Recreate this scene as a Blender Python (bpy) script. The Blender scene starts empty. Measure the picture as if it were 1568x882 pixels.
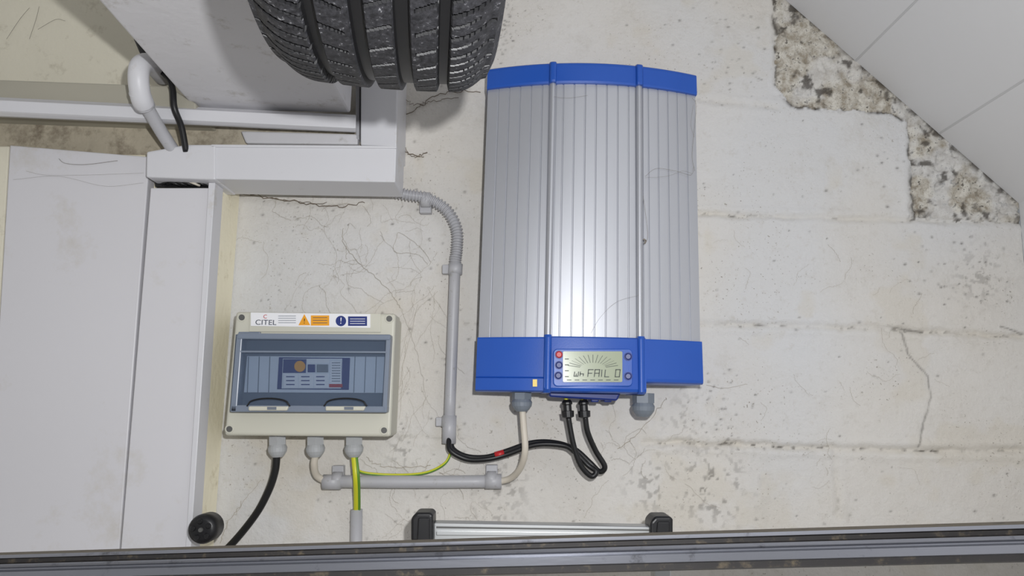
import bpy, math, random
import numpy as np
from mathutils import Vector, Matrix
random.seed(7)
scene = bpy.context.scene
scene.view_settings.view_transform = 'Standard'
scene.view_settings.look = 'None'

# ------------------------------------------------------------------ camera
D = 1.32; CZ = 1.5; FPX = 1120.0
PITCH = math.radians(9.0); ROLL = math.radians(1.0)
R0 = Vector((1,0,0)); F = Vector((0, math.cos(PITCH), math.sin(PITCH)))
U0 = Vector((0, -math.sin(PITCH), math.cos(PITCH)))
RR = R0*math.cos(ROLL) + U0*math.sin(ROLL)
UU = -R0*math.sin(ROLL) + U0*math.cos(ROLL)
CAM = Vector((0, -D, CZ))
cd = bpy.data.cameras.new('camera'); cam = bpy.data.objects.new('camera', cd)
scene.collection.objects.link(cam)
cd.sensor_width = 36; cd.lens = 36*FPX/1568.0; cd.clip_start = .02
m = Matrix((RR, UU, -F)).transposed().to_4x4(); m.translation = CAM
cam.matrix_world = m
scene.camera = cam

def ray(px, py):
    return F + RR*((px-784)/FPX) + UU*((441-py)/FPX)
def W(px, py, d=0.0):
    """survey: point on the vertical plane standing d metres in front of the wall"""
    r = ray(px, py); t = (D-d)/r.y
    return CAM + r*t
def mpp(d=0.0):  # metres per survey pixel at depth d
    return (D-d)/FPX

# ------------------------------------------------------------------ materials
def new_mat(name):
    mt = bpy.data.materials.new(name); mt.use_nodes = True
    nt = mt.node_tree; nt.nodes.clear()
    out = nt.nodes.new('ShaderNodeOutputMaterial')
    b = nt.nodes.new('ShaderNodeBsdfPrincipled')
    nt.links.new(b.outputs[0], out.inputs[0])
    return mt, nt, b, out
def srgb(r, g, b):
    def c(v):
        v /= 255.0
        return v/12.92 if v <= .04045 else ((v+.055)/1.055)**2.4
    return (c(r), c(g), c(b), 1)
def pbr(name, col, rough=.5, metal=0.0, var=.08, scale=12, bump=0.0, bscale=200, dirt=None, dirt_amt=0.0, dirt_scale=30, spec=.5, stretch=None):
    mt, nt, b, out = new_mat(name)
    N = nt.nodes; L = nt.links
    tc = N.new('ShaderNodeTexCoord')
    vec = tc.outputs['Object']
    if stretch:
        mp = N.new('ShaderNodeMapping'); mp.inputs['Scale'].default_value = stretch
        L.new(vec, mp.inputs[0]); vec = mp.outputs[0]
    n = N.new('ShaderNodeTexNoise'); n.inputs['Scale'].default_value = scale; n.inputs['Detail'].default_value = 5
    L.new(vec, n.inputs['Vector'])
    mx = N.new('ShaderNodeMixRGB')
    mx.inputs[1].default_value = tuple(c*(1-var) for c in col[:3])+(1,)
    mx.inputs[2].default_value = tuple(min(1, c*(1+var)) for c in col[:3])+(1,)
    L.new(n.outputs[0], mx.inputs[0])
    colout = mx.outputs[0]
    if dirt:
        n2 = N.new('ShaderNodeTexNoise'); n2.inputs['Scale'].default_value = dirt_scale; n2.inputs['Detail'].default_value = 8
        n2.inputs['Roughness'].default_value = .7
        L.new(tc.outputs['Object'], n2.inputs['Vector'])
        rp = N.new('ShaderNodeMapRange'); rp.inputs[1].default_value = .62-dirt_amt*.25; rp.inputs[2].default_value = .75
        L.new(n2.outputs[0], rp.inputs[0])
        m2 = N.new('ShaderNodeMixRGB'); m2.inputs[2].default_value = dirt
        L.new(rp.outputs[0], m2.inputs[0]); L.new(colout, m2.inputs[1]); colout = m2.outputs[0]
    L.new(colout, b.inputs['Base Color'])
    b.inputs['Roughness'].default_value = rough; b.inputs['Metallic'].default_value = metal
    b.inputs['Specular IOR Level'].default_value = spec
    if bump:
        bn = N.new('ShaderNodeTexNoise'); bn.inputs['Scale'].default_value = bscale; bn.inputs['Detail'].default_value = 4
        L.new(vec, bn.inputs['Vector'])
        bp = N.new('ShaderNodeBump'); bp.inputs['Strength'].default_value = bump; bp.inputs['Distance'].default_value = .002
        L.new(bn.outputs[0], bp.inputs['Height']); L.new(bp.outputs[0], b.inputs['Normal'])
    return mt

M_pvc   = pbr('white_pvc', srgb(214,214,218), .42, var=.03, scale=5, dirt=srgb(184,176,162), dirt_amt=.12, dirt_scale=9)
M_panel = pbr('panel_white', srgb(214,213,217), .38, var=.025, scale=3, bump=.05, bscale=60, dirt=srgb(196,191,182), dirt_amt=.2, dirt_scale=5)
M_cond  = pbr('conduit_grey', srgb(180,180,184), .42, var=.05, scale=30, dirt=srgb(150,146,138), dirt_amt=.15, dirt_scale=60)
M_gland = pbr('gland_grey', srgb(176,178,180), .45, var=.04)
M_gland2= pbr('gland_dark', srgb(122,130,140), .45, var=.04)
M_alu   = pbr('anodised_aluminium', srgb(190,192,198), .48, .62, var=.06, scale=14, bump=.04, bscale=90, stretch=(1,1,.08))
M_blue  = pbr('blue_plastic', srgb(32,84,178), .38, var=.05, scale=20, bump=.05, bscale=500)
M_blued = pbr('blue_plastic_dark', srgb(18,44,120), .45)
M_black = pbr('black_rubber', srgb(22,22,24), .42, var=.2)
M_blackp= pbr('black_plastic', srgb(20,20,23), .4, var=.2)
M_whitec= pbr('white_cable', srgb(208,200,186), .5)
M_beige = pbr('enclosure_beige', srgb(204,202,188), .45, var=.02, scale=6)
M_cream = pbr('cream_plaster', srgb(226,221,203), .8, var=.05, scale=8, bump=.4, bscale=120, dirt=srgb(192,184,164), dirt_amt=.15, dirt_scale=25)
M_cream2= pbr('cream_plaster_reveal', srgb(250,243,218), .8, var=.03, scale=8, bump=.6, bscale=90, dirt=srgb(214,202,170), dirt_amt=.15, dirt_scale=25)
M_brown = pbr('raw_plaster', srgb(186,177,158), .9, var=.2, scale=20, bump=1.0, bscale=90, dirt=srgb(112,100,84), dirt_amt=.6, dirt_scale=30)
M_ledge = pbr('ledge_timber', srgb(168,164,150), .7, var=.12, scale=10, stretch=(.2,1,1))
M_beam  = pbr('painted_beam', srgb(214,213,216), .55, var=.04, scale=6, bump=.5, bscale=45, dirt=srgb(168,163,155), dirt_amt=.18, dirt_scale=22)
M_ceil  = pbr('ceiling_board', srgb(216,216,217), .6, var=.02, scale=3, bump=.1, bscale=70)
M_seam  = pbr('ceiling_seam', srgb(196,196,197), .7)
M_red   = pbr('red_tape', srgb(190,35,40), .4)
M_yellow= pbr('yellow_plastic', srgb(225,190,40), .4)
M_lcd   = pbr('lcd_glass', srgb(168,176,152), .2, var=.04)
M_ink   = pbr('lcd_ink', srgb(58,66,60), .5)
M_white = pbr('sticker_white', srgb(240,240,243), .4, var=.01)
M_orange= pbr('sticker_orange', srgb(240,165,40), .4)
M_navy  = pbr('sticker_navy', srgb(30,48,120), .4)
M_grayt = pbr('text_grey', srgb(70,75,90), .5)
M_din   = pbr('module_grey', srgb(226,230,236), .5)
M_dark  = pbr('dark_recess', srgb(110,118,130), .6)
M_steel = pbr('rail_steel', srgb(142,144,152), .33, .72, var=.12, scale=6, stretch=(.15,1,1), bump=.05, dirt=srgb(84,84,88), dirt_amt=.15, dirt_scale=30)
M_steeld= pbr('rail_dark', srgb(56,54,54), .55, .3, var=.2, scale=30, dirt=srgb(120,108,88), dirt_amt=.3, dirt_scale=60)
M_steelt= pbr('rail_top_dust', srgb(112,104,90), .8, 0, var=.3, scale=60, dirt=srgb(60,56,50), dirt_amt=.4, dirt_scale=60)
M_silver= pbr('ladder_alu', srgb(196,198,198), .35, .6)
M_floor = pbr('concrete', srgb(130,126,120), .8, var=.15)
M_web   = pbr('cobweb_dust', srgb(168,158,142), .95)
M_webh  = pbr('cobweb_heavy', srgb(112,100,86), .95, var=.4, scale=200)
M_webd  = pbr('cobweb_grey', srgb(124,118,110), .95, var=.4, scale=200)
M_screw = pbr('screw_grey', srgb(90,90,88), .5)
M_earth = pbr('earth_wire_yellow', srgb(206,206,44), .42)
M_green = pbr('earth_wire_green', srgb(92,140,44), .42)
M_groove= pbr('tyre_groove', srgb(26,26,28), .45, var=.15, scale=60)

def cover_mat():
    mt = bpy.data.materials.new('tinted_cover'); mt.use_nodes = True
    nt = mt.node_tree; nt.nodes.clear(); N = nt.nodes; L = nt.links
    out = N.new('ShaderNodeOutputMaterial'); t = N.new('ShaderNodeBsdfTransparent'); g = N.new('ShaderNodeBsdfPrincipled')
    t.inputs[0].default_value = (.82,.86,.91,1)
    g.inputs['Base Color'].default_value = srgb(120,132,150); g.inputs['Roughness'].default_value = .1
    mx = N.new('ShaderNodeMixShader'); mx.inputs[0].default_value = .17
    L.new(t.outputs[0], mx.inputs[1]); L.new(g.outputs[0], mx.inputs[2]); L.new(mx.outputs[0], out.inputs[0])
    return mt
M_cover = cover_mat()

def tyre_mat():
    mt, nt, b, out = new_mat('tyre_rubber'); N = nt.nodes; L = nt.links
    tc = N.new('ShaderNodeTexCoord'); n = N.new('ShaderNodeTexNoise'); n.inputs['Scale'].default_value = 170; n.inputs['Detail'].default_value = 6; n.inputs['Roughness'].default_value=.75
    L.new(tc.outputs['Object'], n.inputs[0])
    r = N.new('ShaderNodeValToRGB'); e = r.color_ramp.elements
    e[0].position=.38; e[0].color=srgb(30,30,33); e[1].position=.60; e[1].color=srgb(60,60,64)
    a = r.color_ramp.elements.new(.67); a.color = srgb(168,168,172)
    L.new(n.outputs[0], r.inputs[0]); L.new(r.outputs[0], b.inputs['Base Color']); b.inputs['Roughness'].default_value=.6
    b.inputs['Specular IOR Level'].default_value=.4
    bp = N.new('ShaderNodeBump'); bp.inputs['Strength'].default_value=.3; bp.inputs['Distance'].default_value=.001
    L.new(n.outputs[0], bp.inputs['Height']); L.new(bp.outputs[0], b.inputs['Normal'])
    return mt
M_tyre = tyre_mat()

def wall_mat():
    mt, nt, b, out = new_mat('painted_blockwork'); N = nt.nodes; L = nt.links
    tc = N.new('ShaderNodeTexCoord'); O = tc.outputs['Object']
    at = N.new('ShaderNodeAttribute'); at.attribute_name = 'wallmask'
    sep = N.new('ShaderNodeSeparateColor'); L.new(at.outputs['Color'], sep.inputs[0])
    def noise(sc, det=5, ro=.6):
        n = N.new('ShaderNodeTexNoise'); n.inputs['Scale'].default_value=sc; n.inputs['Detail'].default_value=det; n.inputs['Roughness'].default_value=ro
        L.new(O, n.inputs['Vector']); return n.outputs[0]
    def mr(v, a, b_, c=0, d=1):
        r = N.new('ShaderNodeMapRange'); r.inputs[1].default_value=a; r.inputs[2].default_value=b_; r.inputs[3].default_value=c; r.inputs[4].default_value=d
        L.new(v, r.inputs[0]); return r.outputs[0]
    def mix(f, a, b_, ):
        x = N.new('ShaderNodeMixRGB'); L.new(f, x.inputs[0])
        for i, v in ((1,a),(2,b_)):
            if isinstance(v, tuple): x.inputs[i].default_value = v
            else: L.new(v, x.inputs[i])
        return x.outputs[0]
    def mul(a, b_):
        x = N.new('ShaderNodeMath'); x.operation='MULTIPLY'
        for i, v in ((0,a),(1,b_)):
            if isinstance(v,(int,float)): x.inputs[i].default_value=v
            else: L.new(v, x.inputs[i])
        return x.outputs[0]
    c = mix(mr(noise(3.0), .35,.65), srgb(220,217,212), srgb(213,208,200))
    c = mix(mul(mr(noise(1.3,2), .5,.62), .5), c, srgb(210,214,221))
    c = mix(mul(mr(noise(7,8,.75), .55,.72), .5), c, srgb(188,182,171))
    c = mix(mul(mr(noise(60,6,.7), .55,.75), .35), c, srgb(176,168,154))
    c = mix(mul(sep.outputs[2], .8), c, srgb(206,196,174))
    rc = mix(mr(noise(55,6,.7), .40,.58), srgb(158,149,134), srgb(214,210,200))
    rc = mix(mul(mr(noise(110,5,.7), .57,.64), .9), rc, srgb(76,69,60))
    c = mix(sep.outputs[0], c, rc)
    sp = mul(mr(noise(240,3,.5), .66,.70), mr(noise(6,3), .46,.58))
    c = mix(mul(sp,.65), c, srgb(118,107,94))
    c = mix(sep.outputs[1], c, srgb(60,53,46))
    L.new(c, b.inputs['Base Color']); b.inputs['Roughness'].default_value=.72
    b.inputs['Specular IOR Level'].default_value=.35
    ad = N.new('ShaderNodeMath'); ad.operation='ADD'
    L.new(noise(160,5,.6), ad.inputs[0]); L.new(noise(45,4,.6), ad.inputs[1])
    bp = N.new('ShaderNodeBump'); bp.inputs['Strength'].default_value=.7; bp.inputs['Distance'].default_value=.0022
    L.new(ad.outputs[0], bp.inputs['Height']); L.new(bp.outputs[0], b.inputs['Normal'])
    return mt
M_wall = wall_mat()

# ------------------------------------------------------------------ mesh helpers
def link(ob, parent=None):
    scene.collection.objects.link(ob)
    if parent: ob.parent = parent
    return ob
def group(name):
    e = bpy.data.objects.new(name, None); e.empty_display_size = .05
    return link(e)
def mesh(name, verts, faces, mat, parent=None, smooth=False, bevel=0, bseg=2):
    me = bpy.data.meshes.new(name); me.from_pydata([tuple(v) for v in verts], [], faces); me.update()
    import bmesh
    bm = bmesh.new(); bm.from_mesh(me); bmesh.ops.recalc_face_normals(bm, faces=bm.faces); bm.to_mesh(me); bm.free()
    me.materials.append(mat)
    if smooth:
        for p in me.polygons: p.use_smooth = True
    ob = bpy.data.objects.new(name, me); link(ob, parent)
    if bevel:
        b = ob.modifiers.new('bevel','BEVEL'); b.width = bevel; b.segments = bseg; b.limit_method='ANGLE'; b.angle_limit=math.radians(35)
    return ob
def prism(name, poly, df, db, mat, parent=None, bevel=0.0, bseg=2):
    n = len(poly)
    fr = [W(x,y,df) for x,y in poly]
    bk = [Vector((v.x, -db, v.z)) for v in fr]
    faces = [list(range(n)), list(range(2*n-1, n-1, -1))] + [[i,(i+1)%n,n+(i+1)%n,n+i] for i in range(n)]
    return mesh(name, fr+bk, faces, mat, parent, bevel=bevel, bseg=bseg)
def rect(x0,y0,x1,y1): return [(x0,y0),(x1,y0),(x1,y1),(x0,y1)]
def rrect(x0,y0,x1,y1,r,n=5):
    pts=[]
    for cx,cy,a in ((x1-r,y0+r,-90),(x1-r,y1-r,0),(x0+r,y1-r,90),(x0+r,y0+r,180)):
        for i in range(n+1):
            t=math.radians(a+90*i/n); pts.append((cx+r*math.cos(t), cy+r*math.sin(t)))
    return pts
def circ(cx,cy,r,n=24): return [(cx+r*math.cos(2*math.pi*i/n), cy+r*math.sin(2*math.pi*i/n)) for i in range(n)]
def catmull(P, k=10):
    P=[Vector(p) for p in P]; Q=[P[0]*2-P[1]]+P+[P[-1]*2-P[-2]]; out=[]
    for i in range(1,len(Q)-2):
        a,b,c,d=Q[i-1:i+3]
        for j in range(k):
            t=j/k
            out.append(.5*((2*b)+(-a+c)*t+(2*a-5*b+4*c-d)*t*t+(-a+3*b-3*c+d)*t*t*t))
    out.append(P[-1]); return out
def sweep(name, pts, rad, mat, parent=None, seg=14, smooth=True):
    n=len(pts); rs = rad if isinstance(rad,(list,tuple)) else [rad]*n
    T=[(pts[min(i+1,n-1)]-pts[max(i-1,0)]).normalized() for i in range(n)]
    nrm = T[0].orthogonal().normalized(); V=[]; 
    for i in range(n):
        nrm = (nrm - T[i]*nrm.dot(T[i])).normalized(); bi = T[i].cross(nrm)
        for j in range(seg):
            a=2*math.pi*j/seg; V.append(pts[i]+(nrm*math.cos(a)+bi*math.sin(a))*rs[i])
    Fc=[[i*seg+j, i*seg+(j+1)%seg, (i+1)*seg+(j+1)%seg, (i+1)*seg+j] for i in range(n-1) for j in range(seg)]
    Fc += [list(range(seg)), list(range((n-1)*seg, n*seg))]
    return mesh(name,V,Fc,mat,parent,smooth=smooth)
def tube(name, pix, rpx, mat, parent=None, k=10, seg=14):
    pts=catmull([W(*p) for p in pix], k); return sweep(name, pts, rpx*mpp(pix[0][2]), mat, parent, seg)
def lathe(name, p0, p1, prof, mat, parent=None, seg=24, smooth=False):
    p0=Vector(p0); p1=Vector(p1); ax=(p1-p0); a=ax.normalized(); n=a.orthogonal().normalized(); b=a.cross(n); V=[]
    for t,r in prof:
        for j in range(seg):
            th=2*math.pi*j/seg; V.append(p0+ax*t+(n*math.cos(th)+b*math.sin(th))*max(r,1e-5))
    m_=len(prof)
    Fc=[[i*seg+j, i*seg+(j+1)%seg, (i+1)*seg+(j+1)%seg, (i+1)*seg+j] for i in range(m_-1) for j in range(seg)]
    Fc += [list(range(seg)), list(range((m_-1)*seg, m_*seg))]
    return mesh(name,V,Fc,mat,parent,smooth=smooth)
def text(name, s, px, py, d, hpx, mat, parent=None, align='CENTER', sx=1.0):
    cu=bpy.data.curves.new(name,'FONT'); cu.body=s; cu.size=hpx*mpp(d)*1.4; cu.align_x=align; cu.align_y='CENTER'; cu.extrude=.0001
    t=bpy.data.objects.new(name+'_tmp',cu); scene.collection.objects.link(t)
    bpy.context.view_layer.update()
    me=bpy.data.meshes.new_from_object(t.evaluated_get(bpy.context.evaluated_depsgraph_get()))
    bpy.data.objects.remove(t)
    me.materials.clear(); me.materials.append(mat)
    ob=bpy.data.objects.new(name,me); link(ob,parent)
    ob.location=W(px,py,d); ob.rotation_euler=(math.radians(90),0,0); ob.scale=(sx,1,1)
    return ob

# ------------------------------------------------------------------ noise
def vnoise(X,Z,s,seed):
    g=np.random.RandomState(seed).rand(256,256); x=X/s+50; z=Z/s+50
    xi=np.floor(x).astype(int); zi=np.floor(z).astype(int); fx=x-xi; fz=z-zi
    fx=fx*fx*(3-2*fx); fz=fz*fz*(3-2*fz); xi%=256; zi%=256; x1=(xi+1)%256; z1=(zi+1)%256
    return (g[xi,zi]*(1-fx)+g[x1,zi]*fx)*(1-fz)+(g[xi,z1]*(1-fx)+g[x1,z1]*fx)*fz
def fbm(X,Z,s,seed,o=4):
    r=0; a=1; t=0
    for i in range(o):
        r=r+a*vnoise(X,Z,s/2**i,seed+i*13); t+=a; a*=.55
    return r/t
def distseg(X,Z,pl):
    dmin=np.full(X.shape,9.0)
    P=[W(x,y) for x,y in pl]
    for a,b in zip(P[:-1],P[1:]):
        ex,ez=b.x-a.x,b.z-a.z; L2=ex*ex+ez*ez+1e-12
        t=np.clip(((X-a.x)*ex+(Z-a.z)*ez)/L2,0,1)
        dmin=np.minimum(dmin,np.hypot(X-a.x-t*ex,Z-a.z-t*ez))
    return dmin
def inpoly(X,Z,pl):
    P=[W(x,y) for x,y in pl]; ins=np.zeros(X.shape,bool); n=len(P)
    for i in range(n):
        a=P[i]; b=P[(i+1)%n]
        c=((a.z>Z)!=(b.z>Z)) & (X < (b.x-a.x)*(Z-a.z)/(b.z-a.z+1e-12)+a.x)
        ins^=c
    return ins

# ------------------------------------------------------------------ main wall
KX = W(1561,320).x     # knee wall position
LX = -1.35; ZT = 2.62
xs=np.concatenate([np.linspace(LX,-1.0,6)[:-1], np.arange(-1.0,KX-.001,.0026),[KX]])
zs=np.concatenate([np.linspace(0,1.17,10)[:-1], np.arange(1.17,2.31,.0026), np.linspace(2.32,ZT,5)])
X,Z=np.meshgrid(xs,zs,indexing='ij')
wx=(fbm(X,Z,.03,3)-.5)*.012; wz=(fbm(X,Z,.03,91)-.5)*.012
disp=(fbm(X,Z,.25,5,3)-.5)*.006+(fbm(X,Z,.02,8,3)-.5)*.0018
dark=np.zeros(X.shape); ochre=np.clip((fbm(X,Z,.12,44)-.60)*4,0,.3)
n1=fbm(X,Z,.04,21); n2=fbm(X,Z,.012,33,3)
joints=[[(1070,152),(1190,165)],[(1070,328),(1250,333),(1400,337),(1562,341)],[(1072,495),(1320,503),(1568,516),(1600,518)],
        [(985,677),(1200,684),(1400,690),(1600,690)],[(1394,172),(1397,335)],[(1187,-20),(1188,130)],[(1280,690),(1284,790)],
        [(735,495),(600,490)],[(720,672),(600,668)],[(368,300),(560,318)],[(1385,510),(1390,690)]]
jw=[.7,1,1,1.25,.8,.9,.6,.3,.3,.4,.0]
for pl,w_ in zip(joints,jw):
    d=distseg(X+wx*.9,Z+wz*.9,pl); g=np.exp(-(d/.005)**2)*w_
    disp-=g*.0038*(.4+n1)
    disp+=np.exp(-((d-.012)/.006)**2)*w_*.0016*(.5+n1)
    dark=np.maximum(dark, np.exp(-(d/.0021)**2)*np.clip((n2-.54)*7,0,.75)*w_*np.clip((n1-.35)*5,.25,1))
    ochre=np.maximum(ochre,np.exp(-(d/.006)**2)*.5*w_*n1)
cracks=[[(1380,508),(1392,545),(1420,575),(1426,610),(1412,650),(1405,685)],[(1358,500),(1395,508)],[(1530,498),(1568,512)]]
for pl in cracks:
    d=distseg(X+wx*.9,Z+wz*.9,pl)
    dark=np.maximum(dark,np.exp(-(d/.0015)**2)*np.clip((n1-.3)*2.2,0,.55)); disp-=np.exp(-(d/.002)**2)*.0015
rp=[(1187,-25),(1188,135),(1215,163),(1300,167),(1365,174),(1390,188),(1396,290),(1404,334),(1470,337),(1600,343),(1600,300),(1205,-25)]
rough=inpoly(X+wx*1.5,Z+wz*1.5,rp).astype(float)
rn=fbm(X,Z,.016,61,4); pits=np.clip((.42-rn)*9,0,1)
disp-=rough*(.0015+pits*.006); disp+=rough*(fbm(X,Z,.05,71)-.5)*.006
dark=np.maximum(dark,rough*np.clip((.38-fbm(X,Z,.02,77,4))*9,0,.8))
rough*=np.clip(.65+(fbm(X,Z,.05,123)-.45)*4,.4,1)
edge=np.exp(-(distseg(X+wx*1.3,Z+wz*1.3,rp[:8])/.004)**2)*np.clip((n2-.42)*5,0,.85)
dark=np.maximum(dark,edge)
dark=np.maximum(dark,(rough>0)*np.exp(-(distseg(X+wx,Z+wz,[(1200,-10),(1560,312)])/.008)**2)*np.clip((n2-.35)*4,0,.85))
rng=random.Random(5)
spots=[(831,31),(1060,148),(1325,505),(1386,508),(1393,549),(1437,436),(1510,372),(1130,325),(1285,668),(1110,572),(700,120),(640,320),(560,175),
       (487,765),(505,768),(1130,688),(1245,684),(1475,690),(1320,190),(612,245),(1437,405),(1092,500),(1135,500),(640,245),(722,757),(1022,560)]
for i in range(200): spots.append((rng.uniform(600,1560),rng.uniform(10,830)))
for i in range(80): spots.append((rng.uniform(370,720),rng.uniform(290,830)))
for i in range(70): spots.append((rng.gauss(1485,45),rng.gauss(420,45)))
for i in range(60): spots.append((rng.gauss(1090,30),rng.gauss(640,30)))
for i in range(50): spots.append((rng.gauss(1370,60),rng.gauss(250,40)))
for i in range(60): spots.append((rng.gauss(770,12),rng.gauss(45,30)))
for i in range(60): spots.append((rng.gauss(1120,40),rng.gauss(80,50)))
for (px,py) in spots:
    if py<-20: continue
    p=W(px,py); r=rng.uniform(.0009,.0028)
    i0=np.searchsorted(xs,p.x-.012); i1=np.searchsorted(xs,p.x+.012); j0=np.searchsorted(zs,p.z-.012); j1=np.searchsorted(zs,p.z+.012)
    if i0>=i1 or j0>=j1: continue
    dd=np.hypot(X[i0:i1,j0:j1]-p.x+wx[i0:i1,j0:j1]*.4, (Z[i0:i1,j0:j1]-p.z+wz[i0:i1,j0:j1]*.4)*1.3)
    g=np.exp(-(dd/r)**2); dark[i0:i1,j0:j1]=np.maximum(dark[i0:i1,j0:j1],g*rng.uniform(.3,.8)); disp[i0:i1,j0:j1]-=g*.0012
for (px,py,r,a) in [(1090,745,.06,.6),(1000,740,.05,.4),(770,745,.04,.45),(760,790,.045,.3),(620,690,.03,.4),(1050,640,.04,.25),(1500,420,.05,.3)]:
    p=W(px,py); g=np.exp(-(np.hypot(X-p.x,Z-p.z)/r)**2)
    dark=np.maximum(dark,g*np.clip((fbm(X,Z,.008,17,2)-.6)*6,0,a))
nx,nz=X.shape
idx=np.arange(nx*nz).reshape(nx,nz)
co=np.stack([X,-disp,Z],-1).reshape(-1,3)
fa=np.stack([idx[:-1,:-1],idx[1:,:-1],idx[1:,1:],idx[:-1,1:]],-1).reshape(-1,4)
SA=W(1203,0); SB=W(1561,312)
slope=(SB.z-SA.z)/(SB.x-SA.x)
def slopez(x): return SA.z+(x-SA.x)*slope
cx=co[fa][:,:,0].mean(1); cz=co[fa][:,:,2].mean(1)
fa=fa[cz<slopez(cx)+.01]
me=bpy.data.meshes.new('wall_back'); me.from_pydata(co.tolist(),[],fa.tolist()); me.update()
a=me.color_attributes.new('wallmask','FLOAT_COLOR','POINT')
a.data.foreach_set('color',np.stack([rough,np.clip(dark,0,1),ochre,np.ones(X.shape)],-1).reshape(-1).astype(np.float32))
for p in me.polygons: p.use_smooth=True
me.materials.append(M_wall); link(bpy.data.objects.new('wall_back',me))

# room shell
YF=-2.3
def box(name,x0,x1,y0,y1,z0,z1,mat,parent=None,bevel=0):
    V=[(x,y,z) for x in (x0,x1) for y in (y0,y1) for z in (z0,z1)]
    return mesh(name,V,[[0,1,3,2],[4,6,7,5],[0,4,5,1],[2,3,7,6],[0,2,6,4],[1,5,7,3]],mat,parent,bevel=bevel)
kz=slopez(KX)
box('wall_right',KX,KX+.06,YF,0,0,kz+.03,M_ceil)
box('wall_left',LX-.06,LX,YF,0,0,ZT,M_wall)
box('floor',LX-.06,KX+.06,YF,.05,-.06,0,M_floor)
xt=SA.x+(ZT-SA.z)/slope
V=[(KX,.0,kz),(KX,YF,kz),(xt,YF,ZT),(xt,.0,ZT),(KX+.06,.0,kz+.06),(KX+.06,YF,kz+.06),(xt+.03,YF,ZT+.06),(xt+.03,.0,ZT+.06)]
mesh('ceiling_slope',V,[[0,1,2,3],[4,7,6,5],[0,4,5,1],[2,6,7,3],[1,5,6,2],[0,3,7,4]],M_ceil)
box('ceiling',LX,xt,YF,0,ZT,ZT+.06,M_ceil)
sl=Vector((SB.x-SA.x,0,SB.z-SA.z)).normalized(); nn=Vector((-sl.z,0,sl.x)); nn = nn if nn.z<0 else -nn
k=0
for (px,py) in ((1310,92),(1437,193)):
    p=W(px,py); p=Vector((p.x,0,slopez(p.x))); k+=1
    V=[]
    for y in (0,YF):
        for s_,h in ((-.0022,-.0002),(-.0014,.0006),(.0014,.0006),(.0022,-.0002)): V.append(Vector((p.x,y,p.z))+sl*s_+nn*h)
    mesh('trim_%d'%k,V,[[0,1,5,4],[1,2,6,5],[2,3,7,6],[0,3,2,1],[4,5,6,7]],M_seam)

# ------------------------------------------------------------------ left pier, panels
pe_t=W(369,285); pe_b=W(331,800)
PD=.10
def ln(z):
    return pe_b.x+(z-pe_b.z)*(pe_t.x-pe_b.x)/(pe_t.z-pe_b.z)
ztop=W(200,236,PD).z
V=[]
for y in (.0,-PD):
    V+=[(LX,y,0),(ln(0),y,0),(ln(ztop),y,ztop),(LX,y,ztop)]
mesh('wall_pier',V,[[0,1,2,3],[4,7,6,5],[0,4,5,1],[1,5,6,2],[2,6,7,3],[3,7,4,0]],M_cream2,bevel=.004)
dr=group('door_1')
def ext(a,b,z):
    t=(z-a.z)/(b.z-a.z); return a+(b-a)*t
A0=W(15,222,.125); A1=W(0,330,.125); B0=W(229,240,.125); B1=W(183,835,.125)
zlow=.02
def quadpanel(name,L0,L1,Rt0,Rt1,df,db,mat,parent,zl=zlow,bevel=.002):
    lb=ext(L0,L1,zl); rb=ext(Rt0,Rt1,zl)
    fr=[L0,Rt0,rb,lb]; fr=[Vector((v.x,-df,v.z)) for v in fr]; bk=[Vector((v.x,-db,v.z)) for v in fr]
    return mesh(name,fr+bk,[[0,1,2,3],[7,6,5,4],[0,4,5,1],[1,5,6,2],[2,6,7,3],[3,7,4,0]],mat,parent,bevel=bevel)
quadpanel('leaf',A0,W(-22,835,.125),B0,B1,.125,PD,M_panel,dr)
quadpanel('cover_board',W(231,288,.128),W(186,835,.128),W(322,288,.128),W(287,835,.128),.130,PD,M_panel,dr)
quadpanel('edge_strip',W(320,280,.134),W(285,835,.134),W(330,280,.134),W(293,835,.134),.136,PD,M_pvc,dr,bevel=.0015)
quadpanel('jamb_strip',W(-20,222,.125),W(-60,835,.125),W(11,222,.125),W(-26,835,.125),.120,PD,M_cream,dr)

# ------------------------------------------------------------------ upper-left lintel zone
prism('wall_lintel',[(-260,-160),(370,-160),(370,150),(262,148),(-260,140)],.02,0,M_cream,bevel=.003)
prism('trim_3',[(-260,112),(255,131),(300,158),(300,172),(-260,152)],.17,0,M_ledge,bevel=.003)
rail=group('ceiling_rail')
def barpx(name,prof,mat,parent,L=-260,Rr=545):
    n=len(prof); a=[W(L,p[0],p[2]) for p in prof]; b=[W(Rr,p[1],p[3]) for p in prof]
    return mesh(name,a+b,[[i,(i+1)%n,n+(i+1)%n,n+i] for i in range(n)]+[list(range(n)),list(range(2*n-1,n-1,-1))],mat,parent,bevel=.001)
barpx('rail_profile',[(138,177,.17,.115),(136,176,.21,.14),(141,180,.225,.15),(158,196,.225,.15),(166,202,.21,.14),(168,203,.17,.115)],M_pvc,rail)
prism('wall_recess',[(-260,150),(560,185),(560,245),(-260,245)],.085,0,M_brown,bevel=.002)
prism('trim_4',[(368,200),(548,205),(548,221),(376,219)],.10,.05,M_beam,bevel=.003)
A=W(300,166,.13); B=W(537,176,.13)
zb_=(A.z+B.z)/2
def onz(px,py,z):
    r=ray(px,py); t=(z-CAM.z)/r.z; return CAM+r*t
C=onz(150,0,zb_); dirC=(C-A); C2=A+dirC*1.35
V=[Vector((A.x,A.y,zb_)),Vector((B.x,A.y,zb_)),Vector((B.x,C2.y,zb_)),Vector((C2.x,C2.y,zb_))]
V+= [v+Vector((0,0,.16)) for v in V]
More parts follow.
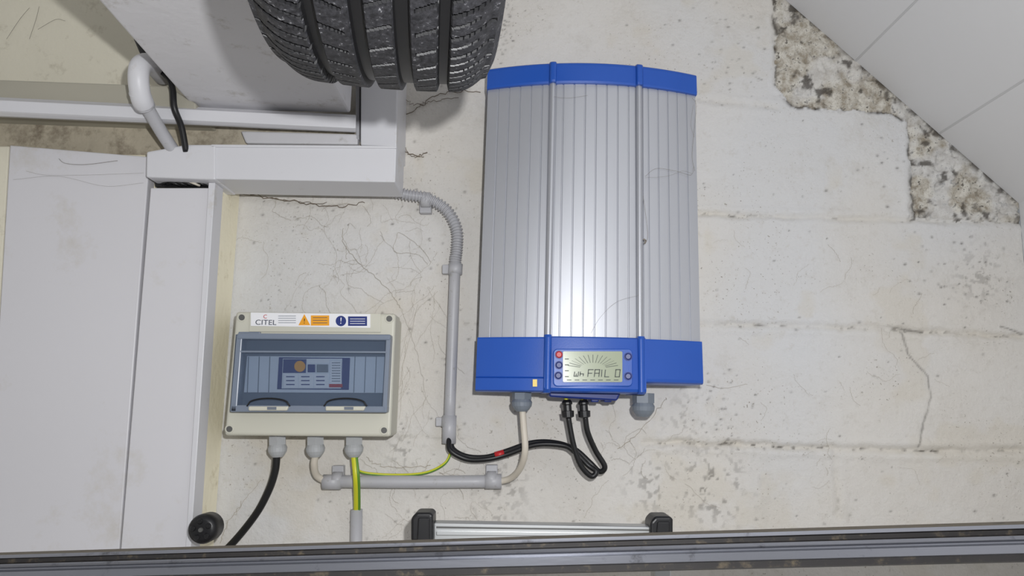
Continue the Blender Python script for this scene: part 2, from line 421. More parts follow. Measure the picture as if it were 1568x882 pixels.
mesh('ceiling_beam',V,[[0,3,2,1],[4,5,6,7],[0,1,5,4],[1,2,6,5],[2,3,7,6],[3,0,4,7]],M_beam,bevel=.004)

tr=group('cable_trunking')
prism('main_run',[(323,221),(607,223),(605,279),(323,274)],.15,.06,M_pvc,tr,bevel=.002)
prism('end_cap',[(224,232),(285,221),(330,221),(330,275),(223,271)],.153,.06,M_pvc,tr,bevel=.003)
prism('lid_lip',[(323,221),(607,223),(607,227),(323,225)],.153,.14,M_pvc,tr,bevel=.001)
prism('vertical_run',[(553,-90),(613,-90),(607,224),(552,222)],.11,.0,M_pvc,tr,bevel=.002)
prism('vertical_lip',[(543,-90),(553,-90),(550,214),(545,212)],.10,.0,M_cond,tr,bevel=.001)
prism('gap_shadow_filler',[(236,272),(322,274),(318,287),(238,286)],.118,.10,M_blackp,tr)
for i in range(5):
    x=262+i*10
    tube('strand_%d'%i,[(x-14,282,.122),(x-4,278,.128),(x+6,281,.128),(x+14,284,.122)],2.2,M_whitec if i==3 else M_black,tr,k=5,seg=8)

pp=group('waste_pipe')
tube('elbow',[(250,118,.13),(232,98,.20),(216,100,.235),(212,120,.24),(216,150,.225),(222,162,.21)],14.5,M_pvc,pp,k=8,seg=24)
tube('elbow_collar',[(213,140,.232),(222,163,.21)],16,M_pvc,pp,k=3,seg=24)
tube('pipe',[(220,155,.215),(246,200,.17),(272,240,.135)],10.5,M_cond,pp,k=6,seg=24)
tube('black_cable',[(210,60,.17),(226,92,.18),(254,115,.18),(264,135,.19),(267,165,.19),(278,195,.17),(285,232,.15)],5,M_black,k=8)

# ------------------------------------------------------------------ tyre
def make_tyre():
    Rt=.315; rim=.20; wS=.965
    g_=.80
    el=math.radians(24.0)
    T=Vector((0, CAM.y+g_*math.cos(el), CAM.z+g_*math.sin(el)))
    xc=-.117
    cen=Vector((xc, T.y-Rt*math.sin(el), T.z+Rt*math.cos(el)))
    prof=[]
    NT=150
    side=[(-.085,rim-.0),(-.098,rim+.012),(-.110,rim+.035),(-.1145,rim+.06),(-.112,rim+.082),(-.106,rim+.096)]
    side=[(a*wS,b) for a,b in side]
    for s in side: prof.append((s[0],s[1],None))
    for i in range(NT+1):
        s=-1+2*i/NT
        x=s*.101*wS; r=Rt-.0045*abs(s)**2-.013*max(0,(abs(s)-.70)/.30)**2.2
        prof.append((x,r,s))
    for s in reversed(side): prof.append((-s[0],s[1],None))
    inner=[(.080,rim+.006),(.10,rim+.05),(.088,Rt-.022),(0,Rt-.018),(-.088,Rt-.022),(-.10,rim+.05),(-.080,rim+.006)]
    prof+=[(x*wS,r,None) for x,r in inner]
    NA=1300; V=[]; DP=[]; n=len(prof)
    grooves=[(-.52,.045),(-.13,.055),(.24,.055),(.60,.040)]
    for a in range(NA):
        th=2*math.pi*a/NA; ph=th*66/(2*math.pi)
        for (x,r,s) in prof:
            dep=0
            if s is not None:
                for (gc,gw) in grooves:
                    q=abs(s-gc)
                    if q<gw: dep=max(dep,.0080)
                    elif q<gw+.014: dep=max(dep,.0025)
                if s<-.56:
                    p=(ph-s*1.1)%1.0
                    if p<.13: dep=max(dep,.006)
                    if .5<p<.57 and s>-.9: dep=max(dep,.0038)
                elif s>.64:
                    p=(ph+s*1.1)%1.0
                    if p<.13: dep=max(dep,.006)
                    if .5<p<.57 and s<.9: dep=max(dep,.0038)
                elif s<-.18:
                    p=(ph-s*1.6+.3)%1.0
                    if p<.11 and s<-.24: dep=max(dep,.005)
                elif .29<s<.56:
                    p=(ph+s*1.6+.3)%1.0
                    if p<.11 and s>.36: dep=max(dep,.005)
                else:
                    p=(ph+s*1.4)%1.0
                    if p<.09 and -.06<s<.15: dep=max(dep,.0038)
                r=r-dep
            DP.append(dep)
            V.append((cen.x+x, cen.y+r*math.cos(th), cen.z+r*math.sin(th)))
    Fc=[[a*n+i, a*n+(i+1)%n, ((a+1)%NA)*n+(i+1)%n, ((a+1)%NA)*n+i] for a in range(NA) for i in range(n)]
    me=bpy.data.meshes.new('car_tyre'); me.from_pydata(V,[],Fc); me.update(); me.materials.append(M_tyre); me.materials.append(M_groove)
    me.polygons.foreach_set('material_index',[1 if max(DP[f[0]],DP[f[1]],DP[f[2]],DP[f[3]])>.0035 else 0 for f in Fc])
    ob=bpy.data.objects.new('car_tyre',me); link(ob)
    Mx=Matrix.Translation(cen)@Matrix.Rotation(math.radians(1.0),4,'Y')@Matrix.Rotation(math.radians(6),4,'Z')@Matrix.Translation(-cen)
    me.transform(Mx)
    hk=group('tyre_hanger')
    zz=cen.z+.199
    sweep('hook_bar',[Vector((cen.x-.15,cen.y,zz-.010)),Vector((cen.x+.15,cen.y,zz-.010))],.011,M_steel,hk)
    for sx in (-.14,.14): sweep('hanger_rod',[Vector((cen.x+sx,cen.y,zz-.012)),Vector((cen.x+sx,cen.y,max(ZT,zz+.05)))],.006,M_steel,hk)
make_tyre()

# ------------------------------------------------------------------ inverter
inv=group('solar_inverter')
ED=.095
cTL=W(747,103,ED); cTR=W(1066,112,ED); cBL=W(728,600,ED); cBR=W(1076,606,ED)
def IP(s,t,dep):
    p=cTL*(1-s)*(1-t)+cTR*s*(1-t)+cBL*(1-s)*t+cBR*s*t
    return Vector((p.x,-dep,p.z))
def row2t(r):
    return (W(900,107,ED).z-W(900,r,ED).z)/(W(900,107,ED).z-W(900,603,ED).z)
def bow(s): return ED+.036*(1-(2*s-1)**2)
R1=.309; R2=.713
def sweep_panel(name,s0,s1,vprof,extra,mat,ns=40,back=.012,smooth=False):
    ss=[s0+(s1-s0)*i/ns for i in range(ns+1)]
    V=[];nv=len(vprof)
    for s in ss:
        for (t,o) in vprof: V.append(IP(s,t,bow(s)+extra(s)+o))
    for s in ss: V.append(IP(s,vprof[0][0],back)); V.append(IP(s,vprof[-1][0],back))
    base=nv*(ns+1); Fc=[]
    for i in range(ns):
        for j in range(nv-1): Fc.append([i*nv+j,(i+1)*nv+j,(i+1)*nv+j+1,i*nv+j+1])
        Fc.append([i*nv,(i+1)*nv,base+(i+1)*2,base+i*2])
        Fc.append([i*nv+nv-1,(i+1)*nv+nv-1,base+(i+1)*2+1,base+i*2+1])
        Fc.append([base+i*2,base+i*2+1,base+i*2+3,base+i*2+2])
    Fc.append([j for j in range(nv)]+[base+1,base])
    Fc.append([ns*nv+j for j in range(nv)]+[base+ns*2+1,base+ns*2])
    return mesh(name,V,Fc,mat,inv,smooth=smooth)
gr=[]
for k_ in range(1,6): gr.append(R1*k_/6+.004)
for k_ in range(1,8): gr.append(R1+(R2-R1)*k_/8)
for k_ in range(1,6): gr.append(R2+(1-R2)*k_/6-.004)
def ribs(s):
    e=0
    for c in (R1,R2):
        q=abs(s-c)
        if q<.0155: e=max(e,.0075*math.sqrt(max(0,1-(q/.0155)**2)))
        elif q<.020: e=min(e,-.003)
    for c in gr:
        q=abs(s-c)
        if q<.0018: e=-.0018
        elif q<.0036: e=e-.0018*(1-(q-.0018)/.0018)
    return e
tt1=row2t(140); tb1=row2t(521)
sweep_panel('heatsink_body',.004,.996,[(tt1-.01,-.004),(tb1+.01,-.004)],ribs,M_alu,ns=1400)
def capribs(s):
    e=.002
    for c in (R1,R2):
        q=abs(s-c)
        if q<.017: e=max(e,.002+.007*math.sqrt(max(0,1-(q/.017)**4)))
    return e
t0=row2t(107)
sweep_panel('top_cap',0,1,[(t0,-.05),(t0+.001,-.016),(t0+.004,-.006),(t0+.010,-.001),(t0+.018,0),(tt1-.004,.001),(tt1+.002,.0)],capribs,M_blue,ns=420)
b1=row2t(581); b2=row2t(602); br=row2t(586)
flat=lambda s:.002
sweep_panel('bottom_cap_left',0,R1-.014,[(tb1-.002,0),(tb1+.002,.001),(b1-.003,.003),(b1,.0015),(b1+.002,.006),(b2-.004,.007),(b2,.002)],flat,M_blue,ns=40)
sweep_panel('bottom_cap_right',R2+.02,1,[(tb1-.002,0),(tb1+.002,.001),(br-.012,.004),(br-.004,.003),(br,-.002)],flat,M_blue,ns=40)
def disp_x(s):
    u=(s-R1)/(R2-R1); e=.006
    if u<.02 or u>.98: e=.010
    return e
sweep_panel('display_housing',R1-.013,R2+.018,[(tb1-.004,-.002),(tb1,.001),(b2-.012,.006),(b2-.004,.004),(b2,-.002)],disp_x,M_blue,ns=160)
for nm,c in (('rib_left',R1),('rib_right',R2)):
    sweep_panel(nm,c-.016,c+.016,[(tb1-.008,.0),(tb1,.002),(b2-.008 if c==R1 else b2-.004,.006),(b2+.002,.0)],lambda s,c=c:.004+.008*math.sqrt(max(0,1-((s-c)/.017)**2)),M_blue,ns=24)
DD=ED+.036+.013
prism('display_bezel',rrect(847,534,969,592,7),DD-.001,DD-.02,M_blue,inv,bevel=.0015)
prism('lcd',rrect(862,538,953,585,2),DD+.0015,DD-.01,M_lcd,inv)
SEG={'W':[(0,0,0,2),(2,0,2,2),(1,.9,1,2),(0,2,2,2)],'h':[(0,0,0,2),(0,1,2,1),(2,1,2,2)],
 'F':[(0,0,0,2),(0,0,2,0),(0,1,1.6,1)],'A':[(0,0,0,2),(2,0,2,2),(0,0,2,0),(0,1,2,1)],'I':[(1,0,1,2)],'L':[(0,0,0,2),(0,2,2,2)],
 '0':[(0,0,0,2),(2,0,2,2),(0,0,2,0),(0,2,2,2)]}
def glyph(ch,x,y,w,h,th,i):
    for j,(a_,b_,c_,d_) in enumerate(SEG[ch]):
        sk=lambda yy:(2-yy)*w*.09
        x0=x+a_*w/2+sk(b_); x1=x+c_*w/2+sk(d_); y0=y+b_*h/2; y1=y+d_*h/2
        if abs(y1-y0)<.01: pl=[(x0-th/2,y0-th/2),(x1+th/2,y0-th/2),(x1+th/2,y0+th/2),(x0-th/2,y0+th/2)]
        else: pl=[(x0-th/2,y0),(x0+th/2,y0),(x1+th/2,y1),(x1-th/2,y1)]
        prism('seg_%d_%d'%(i,j),pl,DD+.0021,DD+.001,M_ink,inv)
for i,(ch,x,y,w_,h_) in enumerate((('W',879,569,6,7),('h',888,569,5,7),('F',900,566,7,11),('A',910,566,7,11),('I',919,566,4,11),('L',926,566,6,11),('0',942,566,6.5,11))):
    glyph(ch,x,y,w_,h_,1.3,i)
for i in range(15):
    an=math.radians(12+156*i/14); r0,r1=14,27
    c0=(908,564); dx,dy=math.cos(an),-math.sin(an)
    p=[(c0[0]+dx*r0*1.45,c0[1]+dy*r0*.62),(c0[0]+dx*r1*1.45,c0[1]+dy*r1*.78)]
    ox=.35
    if abs(dx)>.9: pl=[(p[0][0],p[0][1]-ox),(p[0][0],p[0][1]+ox),(p[1][0],p[1][1]+ox),(p[1][0],p[1][1]-ox)]
    else: pl=[(p[0][0]-ox,p[0][1]),(p[0][0]+ox,p[0][1]),(p[1][0]+ox,p[1][1]),(p[1][0]-ox,p[1][1])]
    prism('lcd_ray_%d'%i,pl,DD+.0021,DD+.001,M_ink,inv)
for i in range(7):
    prism('lcd_mark_%d'%i,rect(868+i*12,581.4,875+i*12,582.4),DD+.0021,DD+.001,M_ink,inv)
for i in range(4): prism('lcd_side_%d'%i,rect(865,549+i*9,871,550.3+i*9),DD+.0021,DD+.001,M_ink,inv)
for i,(x,y) in enumerate(((856,543),(856,559),(855,575),(962,546),(962,576))):
    lathe('button_%d'%i,W(x,y,DD-.003),W(x,y,DD+.003),[(0,5.2*mpp(DD)),(.6,5.2*mpp(DD)),(.7,4.2*mpp(DD)),(1,3.6*mpp(DD))],M_navy if i else M_red,inv,smooth=False)
    prism('button_ring_%d'%i,circ(x,y,6.4),DD+.0002,DD-.005,M_blued,inv)
lathe('yellow_tag',W(819,581,ED+.036),W(819,592,ED+.036),[(0,4.2*mpp()),(1,4.2*mpp())],M_yellow,inv,seg=4)
prism('connector_plate',[(838,596),(952,600),(945,614),(842,608)],.10,.02,M_blued,inv,bevel=.003)
for sx in (905,925): prism('connector_lug',rect(sx,603,sx+12,616),.09,.04,M_blued,inv,bevel=.002)
def gland(name,x,y0,y1,d,rpx,mat,parent,yb=None):
    h=rpx*mpp(d); p0=W(x,y0,d); p1=W(x,y1,d)
    lathe(name+'_nut',p0,p0.lerp(p1,.42),[(0,h*1.0),(1,h*1.0)],mat,parent,seg=6)
    lathe(name+'_dome',p0.lerp(p1,.42),p1,[(0,h*.9),(.25,h*1.05),(.55,h*1.0),(.8,h*.8),(1,h*.55)],mat,parent,seg=20)
gland('gland_left',799,598,630,.085,15,M_gland2,inv)
gland('gland_right',985,602,638,.085,16.5,M_gland2,inv)
for i,(x,y) in enumerate(((868,604),(893,604))):
    x2=x+2
    tube('lead_%d'%i,[(x-2,597,.08),(x-1,610,.08),(x,620,.08)],3,M_earth,inv,k=4)
    lathe('plug_%d'%i,W(x,612,.08),W(x2,640,.08),[(0,5*mpp()),(.15,7.5*mpp()),(.25,7.5*mpp()),(.3,6*mpp()),(.6,6*mpp()),(.62,9*mpp()),(.95,8.5*mpp()),(1,5*mpp())],M_blackp,inv,seg=12)

# ------------------------------------------------------------------ enclosure
bx=group('distribution_box')
prism('tub',[(363,484),(609,487),(601,667),(349,667)],.05,0,M_beige,bx,bevel=.004)
prism('lid',[(361,477),(606,480),(598,669),(343,667)],.098,.045,M_beige,bx,bevel=.005,bseg=3)
prism('lid_inset',[(382,478.5),(583,480),(583,509),(381,508)],.1005,.09,M_beige,bx,bevel=.001)
prism('recess',[(361,512),(598,514),(592,631),(352,630)],.0995,.09,M_dark,bx)
prism('module_band',[(378,545),(590,546),(587,602),(373,601)],.103,.098,M_din,bx,bevel=.001)
for i in range(13):
    x=380+i*16.3
    if 425<x<536: continue
    prism('module_split_%d'%i,[(x,546),(x+1.2,546),(x-.8,601),(x-2,601)],.1036,.10,M_gland2,bx)
# breaker row standing proud of the cut-out
prism('breaker_body',[(427,547),(536,548),(534,597),(424,596)],.104,.10,M_navy,bx,bevel=.0005)
prism('breaker_inner',[(433,549),(524,549),(522,595),(431,595)],.1063,.103,M_din,bx,bevel=.0005)
prism('breaker_blue',[(434,550),(469,550),(468,571),(433,571)],.1075,.105,M_navy,bx)
prism('breaker_white_top',rect(470,550,504,556),.1075,.105,M_white,bx)
for i in range(3): prism('breaker_front_%d'%i,rect(434+i*23.4,572,456+i*23.4,594),.1078,.105,M_white,bx,bevel=.0004)
prism('breaker_sun',circ(459,561,8.5),.1080,.105,M_orange,bx)
prism('breaker_toggle_a',rect(471,558,482,570),.1095,.105,M_navy,bx,bevel=.0006); prism('breaker_toggle_b',rect(485,558,502,570),.1095,.105,M_gland2,bx,bevel=.0006)
prism('breaker_side',rect(506,553,523,592),.1075,.105,M_white,bx)
for i in range(8): prism('breaker_line_%d'%i,rect(508,555+i*4.0,521,556.2+i*4.0),.1079,.106,M_gland2,bx)
for i in range(9): prism('breaker_row_%d'%i,rect(438+(i%3)*23,576+(i//3)*6,451+(i%3)*23,577.6+(i//3)*6),.1082,.106,M_navy,bx)
prism('breaker_red',rect(504,588,524,593),.1083,.105,M_red,bx)
prism('cover_glass',[(362,513),(598,515),(592,631),(352,630)],.122,.119,M_cover,bx)
M_frame=pbr('cover_frame',srgb(124,134,150),.3,var=.03)
prism('cover_top_bar',[(363,510),(598,512),(597,521),(362,519)],.125,.10,M_frame,bx,bevel=.002)
prism('cover_left_bar',[(362,513),(371,513),(362,631),(352,630)],.1235,.10,M_frame,bx,bevel=.0015)
prism('cover_right_bar',[(591,514),(598,515),(592,632),(585,631)],.1235,.10,M_frame,bx,bevel=.0015)
prism('cover_bottom_bar',[(353,620),(593,622),(592,632),(352,631)],.1235,.10,M_frame,bx,bevel=.002)
prism('cover_step',[(368,537),(592,538),(592,540.5),(368,539.5)],.1235,.12,M_frame,bx)
for i,x in enumerate((411,529)):
    arc=[(x-33,622)]+[(x-30*math.cos(math.pi*j/10),618-8*math.sin(math.pi*j/10)) for j in range(11)]+[(x+33,622)]
    tube('latch_rim_%d'%i,[(a_,b_,.1245) for a_,b_ in arc],1.2,M_blackp,bx,k=3,seg=8)
    prism('latch_%d'%i,[(x-31,622),(x+31,622),(x+28,629),(x-31,629)],.128,.11,M_beige,bx,bevel=.002)
    prism('latch_slot_%d'%i,rect(x-2,623,x+12,627.5),.1288,.12,M_dark,bx)
prism('hinge',rect(365,508,398,514),.104,.095,M_frame,bx,bevel=.001)
for i,(x,y) in enumerate(((370,486),(596,488),(351,657),(588,659))):
    prism('screw_ring_%d'%i,circ(x,y,7),.0988,.09,M_beige,bx,bevel=.0006)
    prism('screw_%d'%i,circ(x,y,4.6),.0995,.09,M_screw,bx)
prism('label',[(384,478.5),(567,481),(567,502),(384,499)],.1018,.099,M_white,bx)
text('label_brand','CITEL',407,494,.1022,8,M_grayt,bx,sx=1.15)
text('label_mark','C',406,485,.1022,6,M_red,bx)
for i in range(4): prism('label_line_%d'%i,rect(426,483.5+i*3.4,453,484.3+i*3.4),.1021,.1,M_gland2,bx)
prism('warning_triangle',[(466,481),(475,498),(457,498)],.1021,.10,M_orange,bx)
text('warning_bolt','!',466,492,.1024,8,M_blackp,bx)
prism('label_amber',rect(476,483,504,498.5),.1021,.10,M_orange,bx)
prism('label_round',circ(522,491.5,8),.1021,.10,M_navy,bx)
text('label_bang','!',522,491.5,.1024,10,M_white,bx)
prism('label_navy',rect(533,484.5,562,499),.1021,.10,M_navy,bx)
for i in range(3):
    prism('amber_line_%d'%i,rect(479,486+i*4,501,486.8+i*4),.1023,.10,M_grayt,bx)
    prism('navy_line_%d'%i,rect(536,488+i*3.5,559,488.8+i*3.5),.1023,.10,M_white,bx)
for i,x in enumerate((425,483,542)): gland('gland_%d'%i,x,667,700,.055,13.5,M_gland,bx)

# ------------------------------------------------------------------ conduits + cables
cd1=group('flexible_conduit')
pix=[(577,284,.05),(592,291,.04),(622,298,.03),(655,304,.025),(684,322,.022),(699,350,.022),(700,378,.022),(697,402,.022)]
pts=catmull([W(*p) for p in pix],26)
sweep('corrugated_sleeve',pts,[ (9.4,9.4,6.8,6.8)[i%4]*mpp() for i in range(len(pts))],M_cond,cd1,seg=18,smooth=False)
def clip(name,x,y,parent,horiz,side):
    g=parent
    if horiz:
        prism(name+'_base',rect(x-9,y-22,x+9,y+2),.016,0,M_cond,g,bevel=.0015)
        tube(name+'_band',[(x-7,y,.02),(x+7,y,.02)],12,M_cond,g,k=2,seg=20)
    else:
        prism(name+'_base',rect(x-20,y-7,x+2,y+7),.016,0,M_cond,g,bevel=.0015)
        tube(name+'_band',[(x+1,y-8,.02),(x,y+8,.02)],11,M_cond,g,k=2,seg=20)
clip('clip_top',652,306,cd1,True,0)
bpy.data.objects['clip_top_base'].location.z-=.022
cd2=group('vertical_conduit')
tube('pipe_vertical',[(697.5,392,.022),(692,540,.022),(688,650,.022)],8.6,M_cond,cd2,k=3,seg=24)
tube('coupling_bottom',[(688.5,636,.022),(687.5,679,.022)],10.5,M_cond,cd2,k=2,seg=24)
clip('clip_a',697,412,cd2,False,0); clip('clip_b',687,646,cd2,False,0)
cd3=group('horizontal_conduit')
tube('pipe_horizontal',[(500,737,.022),(640,738,.022),(765,737,.022)],9.3,M_cond,cd3,k=3,seg=24)
tube('end_left',[(495,738,.022),(522,738,.022)],11,M_cond,cd3,k=2,seg=24)
tube('end_right',[(743,737,.022),(768,737,.022)],11,M_cond,cd3,k=2,seg=24)
clip('clip_c',517,735,cd3,True,0); clip('clip_d',753,734,cd3,True,0)
p0=W(546,780,.022); p1=W(545,870,.022)
sweep('earth_conduit',[p0,p1,Vector((p1.x-.01,p1.y,0.0))],8.8*mpp(.022),M_cond,seg=24)
tube('grey_cable',[(483,697,.055),(481,712,.05),(485,728,.035),(500,738,.022)],5.2,M_whitec,k=8)
tube('black_supply_cable',[(424,695,.055),(421,722,.05),(411,752,.045),(390,790,.04),(350,838,.03),(310,870,.02)],5.6,M_black,k=8)
ew=group('earth_wire')
tube('sheath_yellow',[(542,697,.055),(545,730,.06),(546,760,.04),(546,786,.022)],4.6,M_earth,ew,k=8)
tube('stripe_green_a',[(545,697,.0565),(548.5,730,.0615),(549.5,760,.0415),(549.5,786,.0235)],2.6,M_green,ew,k=8)
tube('stripe_green_b',[(539,697,.0565),(541.5,730,.0615),(542.5,760,.0415),(542.5,786,.0235)],1.3,M_green,ew,k=8)
ew2=group('earth_wire')
tube('sheath',[(545,705,.055),(552,722,.03),(600,727,.02),(650,724,.02),(680,710,.022),(690,692,.022),(689,676,.022)],1.9,M_earth,ew2,k=10)
tube('stripe',[(545,706.2,.055),(552,723.2,.031),(600,728.2,.021),(650,725.2,.021),(681,711,.023),(691.2,692,.023),(690,676,.023)],1.2,M_green,ew2,k=10)
tube('white_cable',[(800,627,.085),(802,655,.085),(804,690,.085),(797,716,.06),(782,732,.032),(762,738,.022)],5,M_whitec,k=8)
tube('black_solar_cable',[(690,672,.022),(694,688,.03),(715,699,.035),(745,700,.035),(775,691,.035),(815,678,.045),(850,678,.05),(880,688,.05),(903,708,.05),(918,722,.055),(926,714,.06),(912,690,.065),(900,662,.075),(896,638,.08)],4.0,M_black,k=8)
tube('black_solar_cable',[(687,672,.03),(690,690,.04),(715,703,.04),(745,703,.043),(775,696,.043),(820,681,.05),(862,682,.055),(880,692,.06),(900,712,.06),(913,722,.065),(905,729,.065),(889,712,.07),(878,680,.075),(870,638,.08)],4.0,M_black,k=8)
tube('red_tape',[(758,697.5,.041),(772,693.5,.041)],5.4,M_red,k=2)

# ------------------------------------------------------------------ knob, ladder, foreground rail
kn=group('door_knob')
c=W(311,810,.17)
lathe('knob_body',Vector((c.x,-.125,c.z)),Vector((c.x,-.178,c.z)),[(0,.014),(.3,.014),(.35,.0215),(.85,.022),(.97,.0195),(1,.014)],M_blackp,kn,seg=28,smooth=True)
for i in range(5):
    an=i*math.pi*2/5+.5; q=Vector((c.x+.0125*math.cos(an),-.1775,c.z+.0125*math.sin(an)))
    lathe('knob_recess_%d'%i,q,q+Vector((0,-.003,0)),[(0,.0042),(.6,.0042),(1,.0032)],M_black,kn,seg=10)
lathe('knob_centre',Vector((c.x,-.176,c.z)),Vector((c.x,-.181,c.z)),[(0,.004),(1,.003)],M_screw,kn)
ld=group('folding_ladder')
LDp=.22
prism('top_bar',[(664,801),(1000,807),(1000,836),(664,836)],LDp,LDp-.03,M_silver,ld,bevel=.002)
prism('bar_slot',[(668,806),(1000,811),(1000,813),(668,809)],LDp+.0006,LDp-.01,M_screw,ld)
prism('bar_lip',[(668,814),(1000,818),(1000,822),(668,820)],LDp+.004,LDp-.01,M_silver,ld,bevel=.001)
for i,(x0,x1,y0,y1) in enumerate(((629,663,785,830),(996,1031,791,822))):
    prism('end_cap_%d'%i,[(x0+8,y0),(x1-3,y0),(x1,y0+5),(x1,y1),(x0,y1),(x0,y0+9)],LDp+.012,LDp-.035,M_blackp,ld,bevel=.004,bseg=3)
    prism('end_cap_face_%d'%i,[(x0+11,y0+8),(x1-5,y0+8),(x1-5,y1),(x0+9,y1)],LDp+.015,LDp,M_blackp,ld,bevel=.002)
    p=W((x0+x1)/2,y1,LDp); box('upright_%d'%i,p.x-.012,p.x+.012,-LDp-.004,-LDp+.028,0,p.z+.01,M_silver,ld,bevel=.002)
fr_=group('metal_rail')
prof=[(846,798,.42),(850,803,.452),(855,809,.454),(856,811,.447),(862,818,.447),(864,820,.456),(869,826,.460),(871,829,.455),(873,831,.455),(876,834,.461),(887,847,.461),(889,849,.452),(897,859,.452),(899,861,.42)]
V=[]
for xw in (LX,KX):
    for (l,r,d) in prof:
        a=W(0,l,d); b=W(1568,r,d); t=(xw-a.x)/(b.x-a.x); V.append(a+(b-a)*t)
n=len(prof); Fc=[[i,i+1,n+i+1,n+i] for i in range(n-1)]
Fc.append([n-1,0,n,2*n-1]); Fc.append(list(range(n))); Fc.append(list(range(2*n-1,n-1,-1)))
ob=mesh('rail_extrusion',V,Fc,M_steel,fr_)
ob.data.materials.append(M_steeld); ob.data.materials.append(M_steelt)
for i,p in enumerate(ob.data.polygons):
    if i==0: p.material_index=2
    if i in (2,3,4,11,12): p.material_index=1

# ------------------------------------------------------------------ cobwebs
wb_v=[];wb_f=[]
def strand(pts,r):
    global wb_v,wb_f
    seg=4;n=len(pts);b=len(wb_v)
    for i,p in enumerate(pts):
        t=(pts[min(i+1,n-1)]-pts[max(i-1,0)]).normalized(); a=t.orthogonal().normalized(); c_=t.cross(a)
        for j in range(seg):
            th=2*math.pi*j/seg; wb_v.append(p+(a*math.cos(th)+c_*math.sin(th))*r)
    wb_f+=[[b+i*seg+j,b+i*seg+(j+1)%seg,b+(i+1)*seg+(j+1)%seg,b+(i+1)*seg+j] for i in range(n-1) for j in range(seg)]
def webline(pix,r=.0003,jit=2.0,d=.003):
    P=[]
    for (x,y) in pix: P.append(W(x,y,d+rng.uniform(0,.003)))
    c_=catmull(P,8)
    j=jit*mpp()
    c_=[p+Vector((rng.gauss(0,j*.4),0,rng.gauss(0,j*.4))) for p in c_]
    strand(c_,r)
def walk(x,y,ang,n,step,r,turn=.5,jit=1.2):
    pix=[(x,y)]
    for i in range(n):
        ang+=rng.gauss(0,turn); x+=math.cos(ang)*step; y+=math.sin(ang)*step; pix.append((x,y))
    webline(pix,r,jit)
webline([(372,287),(385,297),(430,305),(470,312),(520,316),(560,310)],.0008,3)
webline([(372,299),(400,301),(450,309),(500,311)],.0005,3)
webline([(616,180),(640,165),(660,150),(690,140),(735,140)],.0008,4)
webline([(618,150),(635,160),(660,155),(700,150)],.0006,4)
webline([(616,232),(640,238),(655,235)],.0010,4); webline([(618,224),(630,240),(650,240)],.0007,4)
mesh('cobweb',wb_v,wb_f,M_webh)
wb_v=[];wb_f=[]
webline([(525,350),(527,375),(548,400),(575,425),(600,450),(612,470)],.0004,2)
webline([(610,355),(604,385),(640,390),(655,405)],.0003,2); webline([(610,355),(640,375),(660,400)],.0003,2)
webline([(612,470),(625,500),(640,545),(650,600)],.0002,2); webline([(640,465),(618,560),(612,640)],.0002,2)
for i in range(26): walk(rng.gauss(540,46),rng.gauss(385,36),rng.uniform(0,6.28),rng.randint(3,8),rng.uniform(7,14),rng.uniform(.00012,.00024))
for i in range(22): walk(rng.uniform(618,675),rng.uniform(430,640),rng.uniform(1,2.2),rng.randint(4,8),rng.uniform(9,16),rng.uniform(.00012,.00022),.25)
for i in range(22): walk(rng.uniform(390,680),rng.uniform(320,460),rng.uniform(0,6.28),rng.randint(3,6),rng.uniform(8,12),rng.uniform(.00012,.00022))
mesh('cobweb',wb_v,wb_f,M_web)
wb_v=[];wb_f=[]
webline([(560,700),(580,712),(620,716),(660,712)],.0005,3)
webline([(370,770),(350,800),(337,830)],.0004,3); webline([(400,735),(372,770),(360,790)],.0003,2)
for i in range(24): walk(rng.uniform(570,740),rng.uniform(690,830),rng.uniform(0,6.28),rng.randint(3,8),rng.uniform(6,12),rng.uniform(.00012,.00026))
mesh('cobweb',wb_v,wb_f,M_web)
wb_v=[];wb_f=[]
webline([(1020,610),(1005,628),(975,665),(945,690)],.0005,3)
webline([(1082,590),(1110,594),(1145,588)],.0003,1)
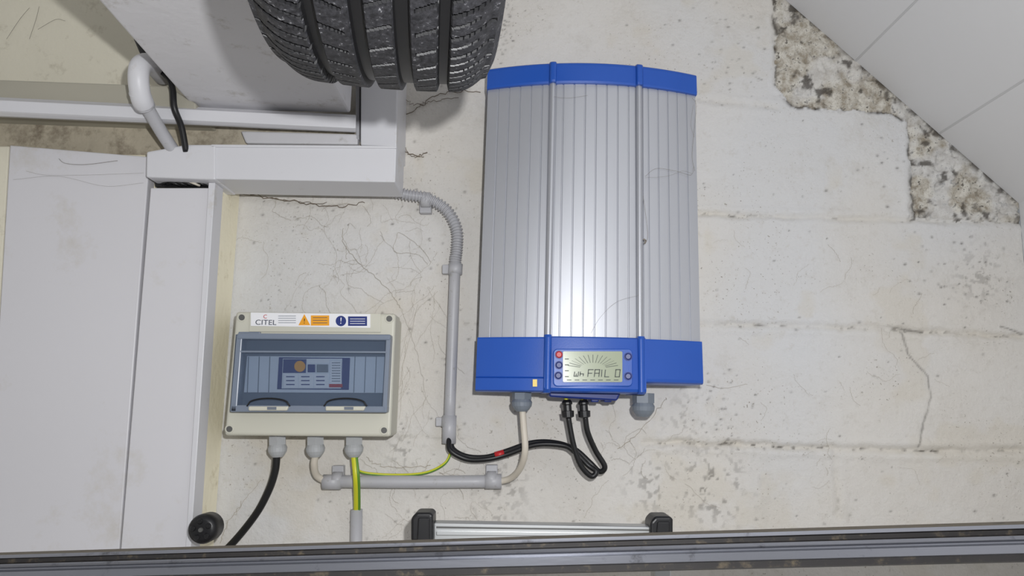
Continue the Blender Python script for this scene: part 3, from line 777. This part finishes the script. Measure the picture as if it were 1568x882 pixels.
for i in range(30): walk(rng.uniform(1090,1500),rng.uniform(350,780),rng.uniform(0,6.28),rng.randint(2,6),rng.uniform(5,12),rng.uniform(.00010,.0002))
for i in range(14): walk(rng.uniform(920,1020),rng.uniform(650,740),rng.uniform(0,6.28),rng.randint(3,6),rng.uniform(6,12),rng.uniform(.00012,.00026))
mesh('cobweb',wb_v,wb_f,M_web)
def wl2(pix,d,r): 
    P=[W(x,y,d) for x,y in pix]; strand(catmull(P,8),r)
wb_v=[];wb_f=[]
wl2([(988,270),(1005,258),(1035,262),(1058,268),(1062,255)],.137,.00028)
wl2([(988,272),(1020,270),(1045,262),(1060,266)],.137,.00018)
wl2([(985,300),(992,360),(985,372)],.143,.0003)
wl2([(905,510),(920,485),(945,462),(978,452)],.138,.00018)
wl2([(848,148),(870,150),(900,146)],.139,.00018)
wl2([(1060,150),(1066,165),(1060,235),(1064,262)],.12,.0003)
wl2([(1062,160),(1058,190),(1063,210)],.12,.0002)
wl2([(985,366),(989,369),(987,373)],.144,.0018)
mesh('web_strands',wb_v,wb_f,M_webd,inv)
wb_v=[];wb_f=[]
wl2([(90,243),(100,250),(130,252),(180,246)],.1265,.0004); wl2([(20,275),(90,270),(160,285),(220,280)],.1265,.00014)
wl2([(40,262),(70,268),(130,268),(220,265)],.1265,.00014)
mesh('web_strands',wb_v,wb_f,M_webd,dr)
wb_v=[];wb_f=[]
wl2([(10,60),(30,30),(45,12)],.022,.0003); wl2([(45,60),(55,30),(60,10)],.022,.0003); wl2([(58,45),(85,30),(100,32)],.022,.0003)
mesh('cobweb',wb_v,wb_f,M_webd)

# ------------------------------------------------------------------ lights
ld_=bpy.data.lights.new('phone_flash','POINT'); ld_.energy=37; ld_.shadow_soft_size=.012; ld_.color=(.985,.99,1)
lo=bpy.data.objects.new('phone_flash',ld_); link(lo); lo.location=CAM+RR*.065+UU*.085+Vector((0,-.01,0))
w=bpy.data.worlds.new('world'); scene.world=w; w.use_nodes=True
bg=w.node_tree.nodes['Background']; bg.inputs[0].default_value=(.93,.96,1,1); bg.inputs[1].default_value=.20
